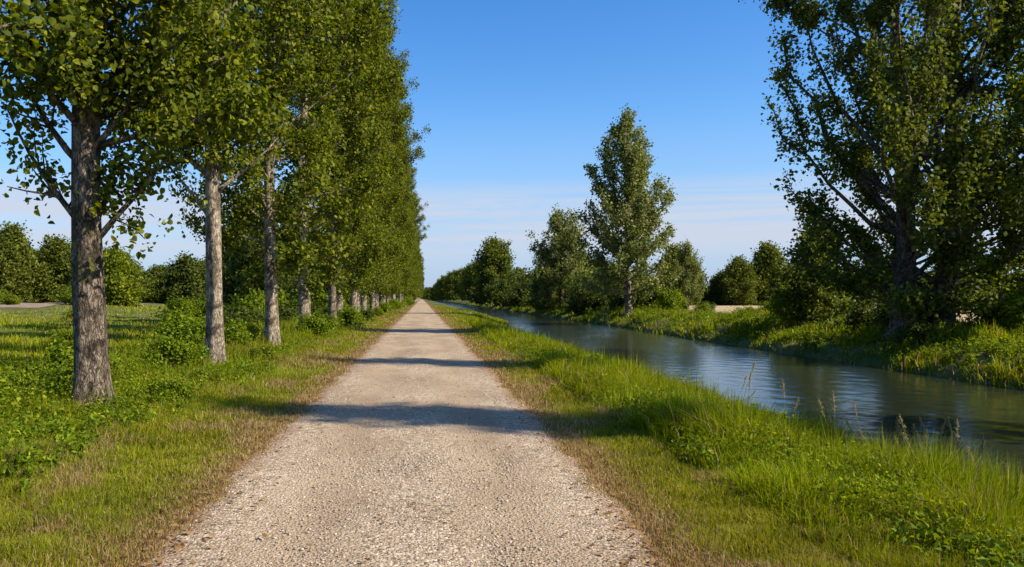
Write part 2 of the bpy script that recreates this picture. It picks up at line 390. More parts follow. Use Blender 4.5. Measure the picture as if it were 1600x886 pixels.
def tree_geo(seed, H, r0, cb, prof, nprim, elev, nleaf, lsize, kind, twigs=6, sides=6, trunk_sides=14, lump=0.06, lean=(0, 0),
             sig=0.28, extra=(), fork=None, tops=True, tt=(0.22, 1.0), thin_lower=0.0, aniso=(1, 1), tl=1.0, outb=0.35, up=0.4, fine=False, spray=9, var=(.78, 1.1), env=None, t0=.1, twl=None):
    """tapered trunk with limbs and twigs (one Geo) and a crown of leaves gathered round the twigs (another)."""
    rng = np.random.default_rng(seed)
    gt, gc = Geo(), Geo()
    zs = np.concatenate([np.linspace(-0.25, 3, 18), np.linspace(3, H, 18)[1:]])
    wob = 0.10*r0/0.3
    tx = lean[0]*np.maximum(zs/H,0)**1.2 + wob*np.sin(zs*0.5+seed); ty = lean[1]*np.maximum(zs/H,0)**1.2 + wob*np.cos(zs*0.43+seed*2)
    tx -= np.interp(0, zs, tx); ty -= np.interp(0, zs, ty)
    TP = np.stack([tx, ty, zs], 1)
    TR = r0*(np.clip(1-zs/(H*1.02), 0.01, 1)**0.85)*(1+0.30*np.exp(-np.maximum(zs, 0)/0.8)+0.50*np.exp(-np.maximum(zs, 0)/0.18)) + 0.012
    tube(gt, TP, TR, trunk_sides, lump, rng)
    trunk_at = lambda h: np.array([np.interp(h, zs, tx), np.interp(h, zs, ty), h])
    seg_p, seg_d, seg_w = [], [], []
    def limb(P, R, density, tw):
        tube(gt, P, R, sides)
        L = np.linalg.norm(np.diff(P, axis=0), axis=1).sum()
        for q in range(tw):
            t = rng.uniform(*tt); k = t*(len(P)-1); i = min(int(k), len(P)-2); fr = k-i
            p = P[i]*(1-fr)+P[i+1]*fr; d = norm(P[i+1]-P[i])
            d2 = norm(d*0.75 + norm(rng.normal(size=3))*0.85 + np.array([0, 0, 0.12]))
            l2 = (twl*rng.uniform(.5, 1.2) if twl else tl*L*rng.uniform(0.18, 0.42))*(1.15-0.5*t)
            Q = curve_pts(p, d2, l2, 3, rng, 0.3, 0.2)
            rr = max(0.006, np.interp(k, np.arange(len(R)), R)*0.5)
            tube(gt, Q, np.linspace(rr, rr*0.3, 4), max(3, sides-2))
            for a, b in zip(Q[:-1], Q[1:]):
                seg_p.append(a); seg_d.append(b-a); seg_w.append(np.linalg.norm(b-a)*density)
        for i in range(len(P)//2, len(P)-1):
            seg_p.append(P[i]); seg_d.append(P[i+1]-P[i]); seg_w.append(0.8*np.linalg.norm(P[i+1]-P[i])*density)
    ga = rng.uniform(0, 6.28)
    for i in range(nprim if env else 0):
        # limb from the trunk to a tip that lies on the crown's outline
        t = t0+(1-t0)*((i+.5)/nprim)**.9; ga += 2.39996+rng.normal()*.3
        Rt = env(t)*rng.uniform(*var)*(1 if i % 3 else .62)
        e = radians(elev[0]+(elev[1]-elev[0])*t)
        h0 = max(cb*rng.uniform(.6, 1.1), t*H-Rt*math.tan(e)); h0 = min(h0, t*H*.97)
        o = trunk_at(h0); tip = trunk_at(t*H)+np.array([Rt*math.cos(ga)*aniso[0], Rt*math.sin(ga)*aniso[1], rng.normal()*.02*H])
        c = o+(tip-o)*np.array([.66, .66, .36]); q = np.linspace(0, 1, 7)[:, None]
        P = o*(1-q)**2+2*c*q*(1-q)+tip*q**2; L = np.linalg.norm(tip-o)
        P[1:] += rng.normal(size=(6, 3))*L*.022
        rb = max(.010, min(np.interp(h0, zs, TR)*.55, .012+L*.014))
        limb(P, np.linspace(rb, rb*.2, 7), 1.0, twigs)
    for i in range(0 if env else nprim):
        u = (i+0.5)/nprim
        h = cb + (0.97*H-cb)*u**1.05 + rng.normal()*0.15
        h = min(max(h, cb*0.9), 0.975*H)
        ga += 2.39996 + rng.normal()*0.35
        e = radians(elev[0]+(elev[1]-elev[0])*u + rng.normal()*7)
        R = prof(u)*rng.uniform(*var)
        L = max(R/max(math.cos(e), 0.3), 0.35)
        L = min(L, max((H*1.0-h)/max(math.sin(e), .15), .5))
        d = np.array([aniso[0]*math.cos(ga)*math.cos(e), aniso[1]*math.sin(ga)*math.cos(e), math.sin(e)]); L *= np.linalg.norm(d)
        k = 5
        P = curve_pts(trunk_at(h), d, L, k, rng, 0.16, 0.35)
        P[:, 2] = np.minimum(P[:, 2], H*1.02 + 0.3*rng.random(len(P)))
        rb = max(0.010, min(np.interp(h, zs, TR)*0.4, 0.008+L*0.011))
        limb(P, np.linspace(rb, rb*0.2, k+1), (1.0-thin_lower*max(0, 1-u*5)), twigs)
    for (h, az, e, L, dens) in extra:
        az, e = radians(az), radians(e)
        P = curve_pts(trunk_at(h), (math.cos(az)*math.cos(e), math.sin(az)*math.cos(e), math.sin(e)), L, 6, rng, 0.14, 0.35)
        limb(P, np.linspace(0.055, 0.010, 7), dens, 9)
    if tops:
        for i in range(len(TP)-6, len(TP)-1):
            seg_p.append(TP[i]); seg_d.append(TP[i+1]-TP[i]); seg_w.append(0.8)
    sp, sd, sw = np.array(seg_p), np.array(seg_d), np.maximum(np.array(seg_w), 1e-4)
    # leaves in sprays: spray centres on twigs, several leaves round each
    ns = max(nleaf//spray, 1)
    idx = rng.choice(len(sp), ns, p=sw/sw.sum())
    ctr = sp[idx]+sd[idx]*rng.random((ns, 1)) + rng.normal(size=(ns, 3))*sig
    P = np.repeat(ctr, spray, axis=0) + rng.normal(size=(ns*spray, 3))*(lsize*1.15)
    axis = np.stack([np.interp(P[:, 2], zs, tx), np.interp(P[:, 2], zs, ty), P[:, 2]-1.0], 1)
    add_leaves(gc, P, lsize, rng, kind, out=outb*norm(P-axis), up=up, fine=fine)
    return gt, gc

def make_tree(name, loc, label, cat, group, bark, rz=0, **kw):
    gt, gc = tree_geo(**kw)
    r = thing(name, loc, label, cat, group, rz)
    gt.build('trunk', bark, r, smooth=True)
    gc.build('crown', LEAF, r, color=True)
    return r

def at(x, y, dz=0.0): return (x, y, float(hgt(x, y))+dz)

# ------------------------------------------------------------------ the poplar row on the left of the path
def prof_row(u):     # crown radius along the crown height (0 bottom, 1 top)
    return float(np.interp(u, [0, .08, .25, .5, .75, .92, 1], [1.7, 2.5, 3.0, 3.2, 2.9, 1.9, .6]))
G_ROW = 'poplars in the row left of the path'
rowx = lambda y: -4.60+0.0034*y
T1 = make_tree('poplar_tree', at(-4.6, 11.65), 'poplar with the thickest trunk, dark, mossy and dappled, first whole trunk left of the path', 'tree', G_ROW, BARK_DARK,
    seed=3, H=21.5, r0=0.205, cb=3.8, aniso=(1.15,.62), prof=prof_row, nprim=74, elev=(28, 62), nleaf=120000, lsize=0.080, kind='poplar', twigs=8, fine=True, sig=.14, spray=15, trunk_sides=36, lump=0.09,
    extra=((2.45, 172, 52, 2.3, .35), (2.3, 8, 50, 1.9, .8), (2.5, 30, 56, 1.7, .7), (3.4, 190, 40, 2.2, .5), (3.6, 335, 38, 2.0, .8), (3.9, 250, 30, 2.2, 1.0), (3.8, 285, 30, 2.3, 1.2), (4.3, 262, 40, 2.0, 1.5), (4.8, 300, 40, 2, 1.3), (3.7, 348, 16, 2.4, 1.6), (4.1, 12, 22, 2.6, 1.6), (4.4, 335, 24, 2.5, 1.6)))
T2 = make_tree('poplar_tree', at(-4.56, 18.4), 'poplar with a pale mottled trunk and a sunlit low bough, second trunk along the row', 'tree', G_ROW, BARK_PALE,
    seed=8, H=22, r0=0.172, cb=4.0, aniso=(1.15,.62), prof=prof_row, nprim=74, elev=(28, 62), nleaf=96000, lsize=0.088, kind='poplar', twigs=8, fine=True, sig=.14, spray=15, trunk_sides=30, lump=0.10,
    extra=((3.9, 8, 36, 2.0, .15), (3.2, 175, 58, 2.2, .5), (4.2, 200, 40, 2.2, .8), (4.3, 280, 35, 2.2, 1.6), (4.6, 262, 45, 2.0, 1.8), (5.2, 275, 40, 2.0, 1.8), (5.8, 265, 45, 2.0, 1.6), (5.0, 320, 40, 2.0, 1.2), (6.6, 285, 45, 2.0, 1.5)))
T3 = make_tree('poplar_tree', at(-4.54, 25.3), 'poplar with a slim two-toned trunk, third trunk along the row left of the path', 'tree', G_ROW, BARK_PALE,
    seed=15, H=21.5, r0=0.185, cb=2.3, aniso=(1.15,.62), prof=prof_row, nprim=72, elev=(4, 64), nleaf=72000, lsize=0.112, sig=.14, spray=14, kind='poplar', twigs=6, trunk_sides=18, lump=0.08,
    extra=((3.6, 20, 45, 2.0, .4), (3.8, 190, 40, 2.4, .9), (4.0, 270, 35, 2.4, 1)))
T4 = make_tree('poplar_tree', at(-4.5, 32.1), 'poplar with a short stout grey trunk, fourth trunk along the row left of the path', 'tree', G_ROW, BARK_PALE,
    seed=21, H=22, r0=0.22, cb=2.0, aniso=(1.15,.62), prof=prof_row, nprim=72, elev=(2, 64), nleaf=62000, lsize=0.122, sig=.14, spray=14, kind='poplar', twigs=6, trunk_sides=16, lump=0.08)
T5 = make_tree('poplar_tree', at(-4.45, 41.4), 'poplar with a slim grey bole and a slight lean, fifth along the row', 'tree', G_ROW, BARK_DARK,
    seed=27, H=20, r0=0.19, cb=2.3, aniso=(1.05,.6), prof=lambda u: .92*prof_row(u)+.25*math.sin(9*u), nprim=62, elev=(8, 60), nleaf=60000, lsize=0.118, kind='poplar', twigs=6, trunk_sides=16, lump=0.09, sig=.16, spray=16, lean=(.5, .2))
rng = np.random.default_rng(77)
T0 = make_tree('poplar_tree', at(-4.7, 4.7), 'poplar nearest the viewer, only its leafy boughs showing in the upper left corner', 'tree', G_ROW, BARK_DARK,
    seed=5, H=21, r0=0.22, cb=3.9, prof=prof_row, nprim=50, elev=(28, 62), aniso=(1.1, .62), nleaf=36000, lsize=0.062, kind='poplar', twigs=6, fine=True, sig=.2, spray=9,
    extra=((2.5, 62, 24, 3.0, 2.2), (2.7, 72, 30, 2.9, 2.2)))
ROWY = [41.4, 47.4, 52.9, 59.0, 65.6, 72.2]
ROWL = ['poplar with a straight pale bole between grey trunks, fifth along the row', 'poplar standing close behind the fifth one, sixth along the row',
        'slender poplar behind thick verge grass, seventh along the row', 'slender poplar behind thick verge grass, eighth along the row']
y = 72.2
while y < 900: y += 7.3+rng.normal()*0.5 + y*0.004; ROWY.append(y)
for i, y in enumerate(ROWY):
    if i == 0: continue
    s = rng.uniform(0.84, 1.12)
    o = dup([T3, T4, T5, T4, T3][(i*3+i//4) % 5], at(rowx(y)+rng.normal()*.12, y), math.pi*rng.integers(0, 2)+rng.normal()*.2, (s, s, s*rng.uniform(.97, 1.05)),
        ROWL[i] if i < 4 else 'slim poplar merging with its neighbours in the far part of the row')
    o.rotation_euler.x = rng.normal()*.022; o.rotation_euler.y = rng.normal()*.022

# ------------------------------------------------------------------ trees on the right, beyond the canal
def prof_big(u): return float(np.interp(u, [0, .1, .3, .6, .85, 1], [3.6, 4.6, 5.0, 4.2, 2.4, .6]))
big = thing('twin_poplar_tree', at(20.3, 33.7), 'huge dark poplar with two trunks filling the right side, on the far canal bank', 'tree')
def env_big(t): return float(np.interp(t, [0, .08, .2, .45, .7, .9, 1], [2.8, 3.8, 4.6, 5.2, 4.8, 2.6, .4]))
for k, (sd, ox, H, lean, nl, r0) in enumerate(((31, -0.8, 18.5, (-.5, 0.2), 44000, .42), (37, 0.8, 18.0, (.5, -0.3), 40000, .42))):
    gt, gc = tree_geo(seed=sd, H=H, r0=r0, cb=1.4, prof=None, env=env_big, t0=.09, nprim=54, elev=(26, 72), nleaf=int(nl*1.12), lsize=0.150, kind='oak', twigs=11, twl=.85, tt=(.45, 1.0), outb=.2, lean=lean,
                      trunk_sides=14, lump=0.07, sig=0.15, spray=10, var=(.82, 1.1), extra=((10.8, 178, 21, 7.7, 3.5), (11.4, 184, 22, 6.6, 3)) if k == 0 else ())
    a = gt.build('trunk', BARK_DARK, big, smooth=True); b = gc.build('crown', LEAF, big, color=True)
    a.location = b.location = (ox, 0, 0)
def env_edge(t): return float(np.interp(t, [0, .1, .3, .6, .85, 1], [2.2, 2.8, 3.2, 2.9, 1.8, .3]))
E1 = make_tree('poplar_tree', at(24.6, 31.8), 'bright sunlit poplar cut off by the right edge, leaning over the twin trunks', 'tree', None, BARK_BG,
    seed=41, H=15, r0=0.2, cb=1.2, prof=None, env=env_edge, t0=.08, nprim=56, elev=(15, 62), nleaf=34000, lsize=0.17, kind='bright', twigs=8, twl=1.0, sig=.18, outb=.25)
def prof_col(u): return float(np.interp(u, [0, .2, .6, .85, 1], [.6, 1.1, .85, .42, .12]))
COLP = make_tree('poplar_tree', at(20.6, 3.9), 'slender poplar beyond the right edge, its shadow crossing the path nearest the viewer', 'tree', 'slender poplars beside the viewer', BARK_BG,
    seed=51, H=19.5, r0=0.30, cb=2.0, prof=prof_col, nprim=44, elev=(55, 75), nleaf=8000, lsize=0.25, kind='poplar', twigs=5)
dup(COLP, at(20.6, 13.2), 1.7, (1, 1, 0.97), 'slender poplar beyond the right edge, casting the second shadow across the path')
def env_s(t): return float(np.interp(t, [0, .12, .35, .7, 1], [1.5, 2.3, 1.9, .9, .1]))
S1 = make_tree('small_tree', at(20.9, 44.5), 'small dark ragged tree beside the left foot of the huge twin poplar', 'tree', None, BARK_BG,
    seed=61, H=4.9, r0=0.10, cb=0.5, prof=None, env=env_s, t0=.1, nprim=36, elev=(0, 62), nleaf=9500, lsize=0.17, kind='oak', twigs=7, twl=.7, sig=.14, var=(.6, 1.25))
def env_p1(t): return float(np.interp(t, [0, .1, .22, .4, .6, .8, .93, 1], [3.4, 4.6, 4.9, 4.6, 4.2, 3.2, 1.9, .4]))
P1 = make_tree('poplar_tree', at(20.2, 81), 'tall feathery poplar standing alone against the sky at the middle of the far bank', 'tree', None, BARK_PALE,
    seed=71, H=19.2, r0=0.34, cb=2.2, prof=None, env=env_p1, t0=.12, nprim=96, elev=(10, 76), nleaf=38000, lsize=0.22, kind='silver', twigs=8, twl=.95, var=(.86, 1.08), sig=.12, outb=.25, spray=10)
def env_r1(t): return float(np.interp(t, [0, .12, .3, .55, .8, .94, 1], [3.2, 4.2, 4.7, 4.6, 3.8, 2.6, .8]))
R1 = make_tree('poplar_tree', at(20.4, 122), 'grey-green loose-crowned poplar left of the tallest one on the far bank', 'tree', None, BARK_BG,
    seed=81, H=14.2, r0=0.30, cb=1.6, prof=None, env=env_r1, t0=.12, nprim=48, elev=(8, 66), nleaf=18000, lsize=0.29, kind='silver', twigs=9, twl=1.2, sig=.2, outb=.25, var=(.65, 1.2))
dup(R1, at(27.4, 86), 2.2, (.36, .36, .50), 'thin open poplar just right of the tallest one on the far bank')
dup(R1, at(18.2, 121), 4.0, (.42, .42, .66), 'small airy tree left of the grey-green poplar, sky showing through it')
def env_o(t): return float(np.interp(t, [0, .1, .3, .6, .85, .95, 1], [3.2, 4.2, 4.9, 5.2, 4.2, 3.0, 1.4]))
O1 = make_tree('broadleaf_tree', at(20.0, 228), 'compact oval dark green tree rising between two lower clumps far along the canal', 'tree', None, BARK_BG,
    seed=91, H=18, r0=0.4, cb=1.2, prof=None, env=env_o, t0=.06, nprim=54, elev=(0, 66), nleaf=20000, lsize=0.52, kind='oak', twigs=8, twl=1.7, sig=.35, var=(.75, 1.12))
FARR = 'far trees receding along the canal'
rr = np.random.default_rng(5)
for i, (x, y, s) in enumerate(((17.6, 330, 1.05), (19.5, 390, 1.1), (17.5, 460, 1.15), (15.5, 530, 1.2), (19, 600, 1.2), (13.5, 620, 1.25), (12.5, 720, 1.25), (15, 820, 1.3), (11, 900, 1.2), (22, 290, .62), (25, 262, .7), (2, 1150, 1.1), (-4, 1250, 1.0), (6, 1050, 1.1), (-9, 1300, 1.2), (10, 1350, 1.2), (3, 1420, 1.1))):
    dup(O1, at(x+5, y), rr.uniform(0, 6.28), (s, s, s*.86), 'dark tree in the far clump narrowing toward the end of the canal', FARR)

# rounded trees of the far tree lines
def env_ball(t): return float(np.interp(t, [0, .1, .3, .55, .8, .93, 1], [3.0, 3.8, 4.3, 4.1, 2.9, 1.7, .4]))
D1 = make_tree('broadleaf_tree', at(-74, 150), 'big round leafy tree at the left edge beyond the brown field', 'tree', None, BARK_BG,
    seed=101, H=13.2, r0=0.35, cb=.6, prof=None, env=lambda t: 1.25*env_ball(t), t0=.05, nprim=60, elev=(-5, 55), nleaf=20000, lsize=0.46, kind='oak', twigs=8, twl=1.8, sig=.4, var=(.7, 1.15))
D2 = make_tree('broadleaf_tree', at(-47, 128), 'bright yellow-green tree between the first two trunks of the row', 'tree', None, BARK_BG,
    seed=103, H=7.6, r0=0.25, cb=.4, prof=None, env=lambda t: .8*env_ball(t), t0=.05, nprim=44, elev=(-5, 55), nleaf=14000, lsize=0.36, kind='bright', twigs=7, twl=1.3, sig=.35, var=(.7, 1.15))
D3 = make_tree('broadleaf_tree', at(-66.5, 158), 'dark lower tree right beside the big round one beyond the brown field', 'tree', None, BARK_BG,
    seed=107, H=9.8, r0=0.3, cb=.5, prof=None, env=env_ball, t0=.05, nprim=50, elev=(-5, 60), nleaf=16000, lsize=0.44, kind='dark', twigs=8, twl=1.6, sig=.4, var=(.65, 1.2))
GL = 'rounded trees in the line beyond the left meadow'
GR = 'rounded trees in the line beyond the far bank'
i = 0
for x in np.arange(-150, -6, 2.0):
    yy = 160 + rr.uniform(-14, 26) + 1.1*max(0, x+60); s = rr.uniform(.55, .98)*(1+.007*max(0, x+60))
    dup((D3, D1, O1, D3, D2, D1)[i % 6], at(x + rr.normal()*1.2, yy), rr.uniform(0, 6.28), (s*1.15, s*1.15, s*(.62 if i % 6 == 2 else .95)), 'green rounded tree in the dark line behind the left meadow', GL); i += 1
for x in np.arange(-140, -14, 3.1):
    yy = 192 + rr.uniform(-6, 10); s = rr.uniform(.7, .95)
    dup((D3, D1, D3)[i % 3], at(x + rr.normal()*1.0, yy), rr.uniform(0, 6.28), (s*1.2, s*1.2, s*(.72 if i % 3 == 1 else .9)), 'green rounded tree in the dark line behind the left meadow', GL); i += 1
for x in np.arange(28, 150, 1.7):
    yy = 190 + rr.uniform(-20, 40) - x*.2; s = rr.uniform(.45, .85)
    dup((D3, D1, D2, D1)[i % 4], at(x + rr.normal()*1.5, yy), rr.uniform(0, 6.28), (s, s, s), 'green rounded tree in the dark line behind the stubble field', GR); i += 1

for k, (x, y, q) in enumerate(((60, 165, .62), (64, 172, .8), (68, 168, .7), (72, 178, .85), (77, 174, .75), (82, 180, .8), (88, 172, .7), (94, 178, .85), (101, 170, .75), (108, 176, .8), (115, 168, .8))):
    dup((D3, D1, D3, D2)[k % 4], at(x, y), rr.uniform(0, 6.28), (q*1.3, q*1.3, q*.62), 'green rounded tree in the dark line behind the stubble field', GR)
# ------------------------------------------------------------------ shrubs
def shrub_geo(seed, R, H, nleaf, lsize, kind, nst=16, sig=0.14):
    rng = np.random.default_rng(seed); gs, gl = Geo(), Geo(); sp, sd = [], []
    for k in range(nst):
        a = rng.uniform(0, 6.28); e = radians(rng.uniform(25, 88)); d = np.array([math.cos(a)*math.cos(e)*R/H, math.sin(a)*math.cos(e)*R/H, math.sin(e)])
        L = H*rng.uniform(.7, 1.05)/max(np.linalg.norm(d), .4)*np.linalg.norm(d)
        P = curve_pts(np.array([rng.normal()*R*.12, rng.normal()*R*.12, -0.08]), d, L*max(1, np.linalg.norm(d)), 5, rng, .3, .05)
        P[:, 2] = np.where(np.arange(6) > 0, np.maximum(P[:, 2], .05), P[:, 2])
        tube(gs, P, np.linspace(.012+.012*H, .005, 6), 4)
        for i in range(1, 5):
            for q in range(3):
                d2 = norm(rng.normal(size=3)+np.array([0, 0, .3]))*H*rng.uniform(.10, .28)
                p = P[i]+(P[i+1]-P[i])*rng.random(); sp.append(p); sd.append(d2)
    sp, sd = np.array(sp), np.array(sd)
    ns = nleaf//5; idx = rng.integers(0, len(sp), ns)
    c = sp[idx]+sd[idx]*rng.random((ns, 1))+rng.normal(size=(ns, 3))*sig*H*.35
    P = np.repeat(c, 5, axis=0)+rng.normal(size=(ns*5, 3))*lsize*.9
    P[:, 2] = np.abs(P[:, 2])+0.02
    add_leaves(gl, P, lsize, rng, kind, out=.7*norm(P-np.array([0, 0, H*.3])), aspect=.7)
    return gs, gl
def make_shrub(name, loc, label, group, seed, R, H, nleaf, lsize, kind, cat='shrub', **kw):
    gs, gl = shrub_geo(seed, R, H, nleaf, lsize, kind, **kw)
    r = thing(name, loc, label, cat, group); gs.build('stems', BARK_BG, r, smooth=True); gl.build('leaves', LEAF, r, color=True); return r
B1 = make_shrub('shrub', at(-21.5, 74), 'round green bush on its own in the left meadow between the first two trunks', None, 201, 1.4, 2.3, 7000, .17, 'weed')
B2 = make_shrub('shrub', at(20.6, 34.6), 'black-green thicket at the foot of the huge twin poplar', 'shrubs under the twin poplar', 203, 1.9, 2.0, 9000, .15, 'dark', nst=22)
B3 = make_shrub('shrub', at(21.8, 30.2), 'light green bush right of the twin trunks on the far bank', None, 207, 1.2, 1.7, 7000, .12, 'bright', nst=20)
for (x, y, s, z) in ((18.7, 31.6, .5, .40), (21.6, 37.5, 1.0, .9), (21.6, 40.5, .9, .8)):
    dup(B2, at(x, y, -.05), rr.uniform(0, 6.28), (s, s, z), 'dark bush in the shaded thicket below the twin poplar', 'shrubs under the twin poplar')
dup(B3, at(23.0, 33.0), 1.0, (1.2, 1.2, 1.3), 'taller light green bush farther right behind the first one, under the edge tree')
dup(B3, at(20.8, 47.2), 2.0, (.9, .9, 1.35), 'pale olive bush alone on the far bank crest, beside the small ragged tree')
GB = 'low bushes along the far bank'
for k in range(34):
    y = 48+k*3.4+rr.normal()*1.5 + (k**1.9)*.14; x = 24.2+rr.uniform(-.8, 4.5); s = rr.uniform(.4, .8)*(1+y/300)
    dup((B3, B1, B2)[k % 3], at(x, y), rr.uniform(0, 6.28), (s, s, s*rr.uniform(.5, .9)), 'low leafy bush in the hedge line on the far canal bank', GB)
GM = 'dark bushes at the foot of the far-bank poplars'
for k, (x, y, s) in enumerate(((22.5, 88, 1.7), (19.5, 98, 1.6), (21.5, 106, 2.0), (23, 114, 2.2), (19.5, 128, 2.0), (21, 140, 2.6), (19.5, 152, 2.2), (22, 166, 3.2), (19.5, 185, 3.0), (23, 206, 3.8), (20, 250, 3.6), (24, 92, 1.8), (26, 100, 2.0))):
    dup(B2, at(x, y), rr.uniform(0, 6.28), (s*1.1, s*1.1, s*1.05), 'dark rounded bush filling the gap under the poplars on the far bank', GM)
GF = 'bushes in the left meadow'
for k, (x, y, s, z) in enumerate(((-17, 40, .6, .35), (-30, 55, 1.0, .5), (-25, 92, 1.5, .8), (-40, 100, 1.6, .8), (-33, 80, 1.0, .45), (-14, 58, 1, .7), (-46, 112, 1.6, 1.0), (-57, 116, 1.4, .9), (-62, 120, 1.5, .9), (-28, 110, 1.6, 1.0), (-18, 100, 1.6, 1.2), (-12.5, 84, 1.2, 1), (-13, 120, 1.7, 1.4), (-20, 130, 1.9, 1.3), (-11, 46, .9, .55), (-33, 124, 1.8, 1.2))):
    dup((B1, B3)[k % 2], at(x, y), rr.uniform(0, 6.28), (s, s, z), 'low bush scattered over the left meadow', GF)

GU = 'bushes and young trees behind the poplar row'
for k in range(40):
    y = 37+k*2.6+rr.normal()*1.2+(k**1.8)*.08; x = -6.6-abs(rr.normal())*2.2-(.03*y); s = rr.uniform(.5, 1.0)*(1+y/160)
    dup((B1, B2, B3, B1)[k % 4], at(x, y), rr.uniform(0, 6.28), (s, s, s*rr.uniform(.7, 1.2)), 'leafy bush growing behind the feet of the poplar row', GU)
for k in range(60):
    y = 24+k*2.2+rr.normal()*.8+(k**1.8)*.06; x = rowx(y)-.15+rr.choice([-1, -1, 1])*rr.uniform(.35, .9)-(.3 if k % 2 else 0); s = rr.uniform(.28, .5)*(1+y/140)
    dup((B1, B3, B2, B1, B3)[k % 5], at(x, y), rr.uniform(0, 6.28), (s, s, s*rr.uniform(.6, 1.1)), 'small bush sprouting between the trunks at the edge of the verge', 'small bushes between the row trunks')
GW = 'waist-high weed clumps by the first trunks'
for k, (x, y, sx, sz) in enumerate(((-5.6, 10.2, .42, .34), (-6.5, 11.4, .55, .46), (-6.0, 9.0, .40, .34), (-5.2, 8.7, .34, .26), (-7.4, 13.0, .6, .5), (-5.4, 12.9, .3, .28), (-3.75, 12.4, .26, .17), (-3.9, 15.0, .30, .20), (-6.2, 15.2, .5, .42), (-5.2, 17.2, .4, .36), (-4.0, 20.6, .4, .26), (-5.9, 21.5, .6, .5), (-5.4, 23.6, .5, .4))):
    dup((B1, B3, B1)[k % 3], at(x, y), rr.uniform(0, 6.28), (sx, sx, sz), 'leafy weed clump in the rough grass round the first two trunks', GW)
for k in range(22):
    y = 8.5+k*1.5+rr.normal()*.5; x = 4.3+rr.normal()*.45; s = rr.uniform(.22, .38)
    dup((B1, B3, B1, B3)[k % 4], at(x, y, -.03), rr.uniform(0, 6.28), (s*1.3, s*1.3, s*rr.uniform(.42, .62)), 'low leafy clump in the tall grass on the near canal bank', 'leafy clumps on the near canal bank')
for k, (x, y, s) in enumerate(((-13, 66, .7), (-16, 78, .8), (-13.5, 90, .85), (-15, 104, .9), (-18, 118, 1.0), (-14, 132, 1.0), (-19, 148, 1.1), (-13, 160, 1.1))):
    dup((D3, D1, D3)[k % 3], at(x, y), rr.uniform(0, 6.28), (s*.9, s*.9, s), 'young rounded tree standing in shade behind the poplar row', GU)
# ------------------------------------------------------------------ grass, weeds and loose stones (uncountable)
def blades(P, h, w, col, rng, lean=0.35, g=None):
    n = len(P); a = rng.uniform(0, 6.28, n); side = np.stack([np.cos(a), np.sin(a), 0*a], 1)
    b = rng.uniform(0, 6.28, n); ld = np.stack([np.cos(b), np.sin(b), 0*b], 1)*(np.abs(rng.normal(size=n))*lean)[:, None]
    h = h[:, None]; w = w[:, None]; up = np.array([[0, 0, 1.0]])
    m = P + up*h*.55 + ld*h*.35; t = P + up*h*(1-.25*np.linalg.norm(ld, axis=1)[:, None]) + ld*h
    V = np.stack([P-side*w*.5-up*.02, P+side*w*.5-up*.02, m+side*w*.42, m-side*w*.42, t], 1).reshape(-1, 3)
    base = np.arange(n)[:, None]*5
    Q = base+np.array([[0, 1, 2, 3]]); T = base+np.array([[3, 2, 4]])
    C = np.repeat(col, 5, axis=0)
    return V, Q, T, C
def build_grass(name, P, h, w, col, rng, lean, label):
    V, Q, T, C = blades(P, h, w, col, rng, lean)
    L = np.concatenate([Q.ravel(), T.ravel()]); tot = np.concatenate([np.full(len(Q), 4), np.full(len(T), 3)])
    return tag(mesh_obj(name, V, L, tot, GRASS, None, C), label, 'grass', kind='stuff')
def lerp(a, b, t): return np.array(a)[None]*(1-t[:, None])+np.array(b)[None]*t[:, None]
LUSH0, LUSH1 = (0.086, 0.135, 0.004), (0.262, 0.325, 0.010)
SHORT0, SHORT1 = (0.125, 0.155, 0.012), (0.30, 0.31, 0.030)
DRY0, DRY1 = (0.30, 0.21, 0.085), (0.52, 0.41, 0.20)
def scatter(n, x0, x1, y0, y1, rng, power=1.0):
    """more plants per square metre near the path's viewpoint, thinning with distance"""
    u = rng.random(n)
    if power == 1: yv = 1/(1/y0+(1/y1-1/y0)*u)
    else: yv = np.exp(np.log(y0)+(np.log(y1)-np.log(y0))*u)
    return rng.uniform(x0, x1, n), yv
def color_mix(x, y, rng, dry, lush):
    """each blade its own green or straw; neighbouring tufts differ in kind and vigour"""
    n = len(x); t = rng.random(n); q = rng.random(n)
    c = lerp(SHORT0, SHORT1, t); l = lerp(LUSH0, LUSH1, t); d = lerp(DRY0, DRY1, rng.random(n))
    br = lerp((.16, .075, .025), (.30, .17, .07), rng.random(n)); d = np.where((rng.random(n) < .4)[:, None], br, d)
    c = np.where((rng.random(n) < lush)[:, None], l, c)
    c = c*(1+.30*vnoise(x, y, .45, 61)+.22*vnoise(x, y, 1.7, 62))[:, None]
    yel = np.clip(.5+.8*vnoise(x, y, 2.6, 63), 0, 1)[:, None]
    c = c*(1-yel*np.array([[-.18, .0, .1]]))
    return np.clip(np.where((q < dry)[:, None], d, c), .004, 1)

# short verge left and right
r = np.random.default_rng(300)
X1, Y1 = scatter(230000, -5.2, -1.5, 4.2, 170, r); X2, Y2 = scatter(210000, 1.25, 4.6, 4.2, 170, r)
X = np.concatenate([X1, X2]); Y = np.concatenate([Y1, Y2])
wl_, wr_ = path_half(Y); edge = np.where(X < 0, -wl_-.08-X, X+.08-wr_)
keep = edge + 0.16*vnoise(X, Y, .35, 21) + r.normal(size=len(X))*.07 > -0.03
X, Y, edge = X[keep], Y[keep], edge[keep]
pat = vnoise(X, Y*.45, .9, 22)
strw = smoothstep(-.1, .35, .7*pat+.5*vnoise(X, Y*.7, .5, 71))
dry = np.clip(0.8*np.exp(-(edge/.33)**2) +   .08 + .72*strw*np.exp(-((edge-.7)/1.2)**2), 0, .9)
h = (0.045+0.05*np.clip(edge, 0, 2))*r.uniform(.5, 1.4, len(X))*(1+.35*pat)
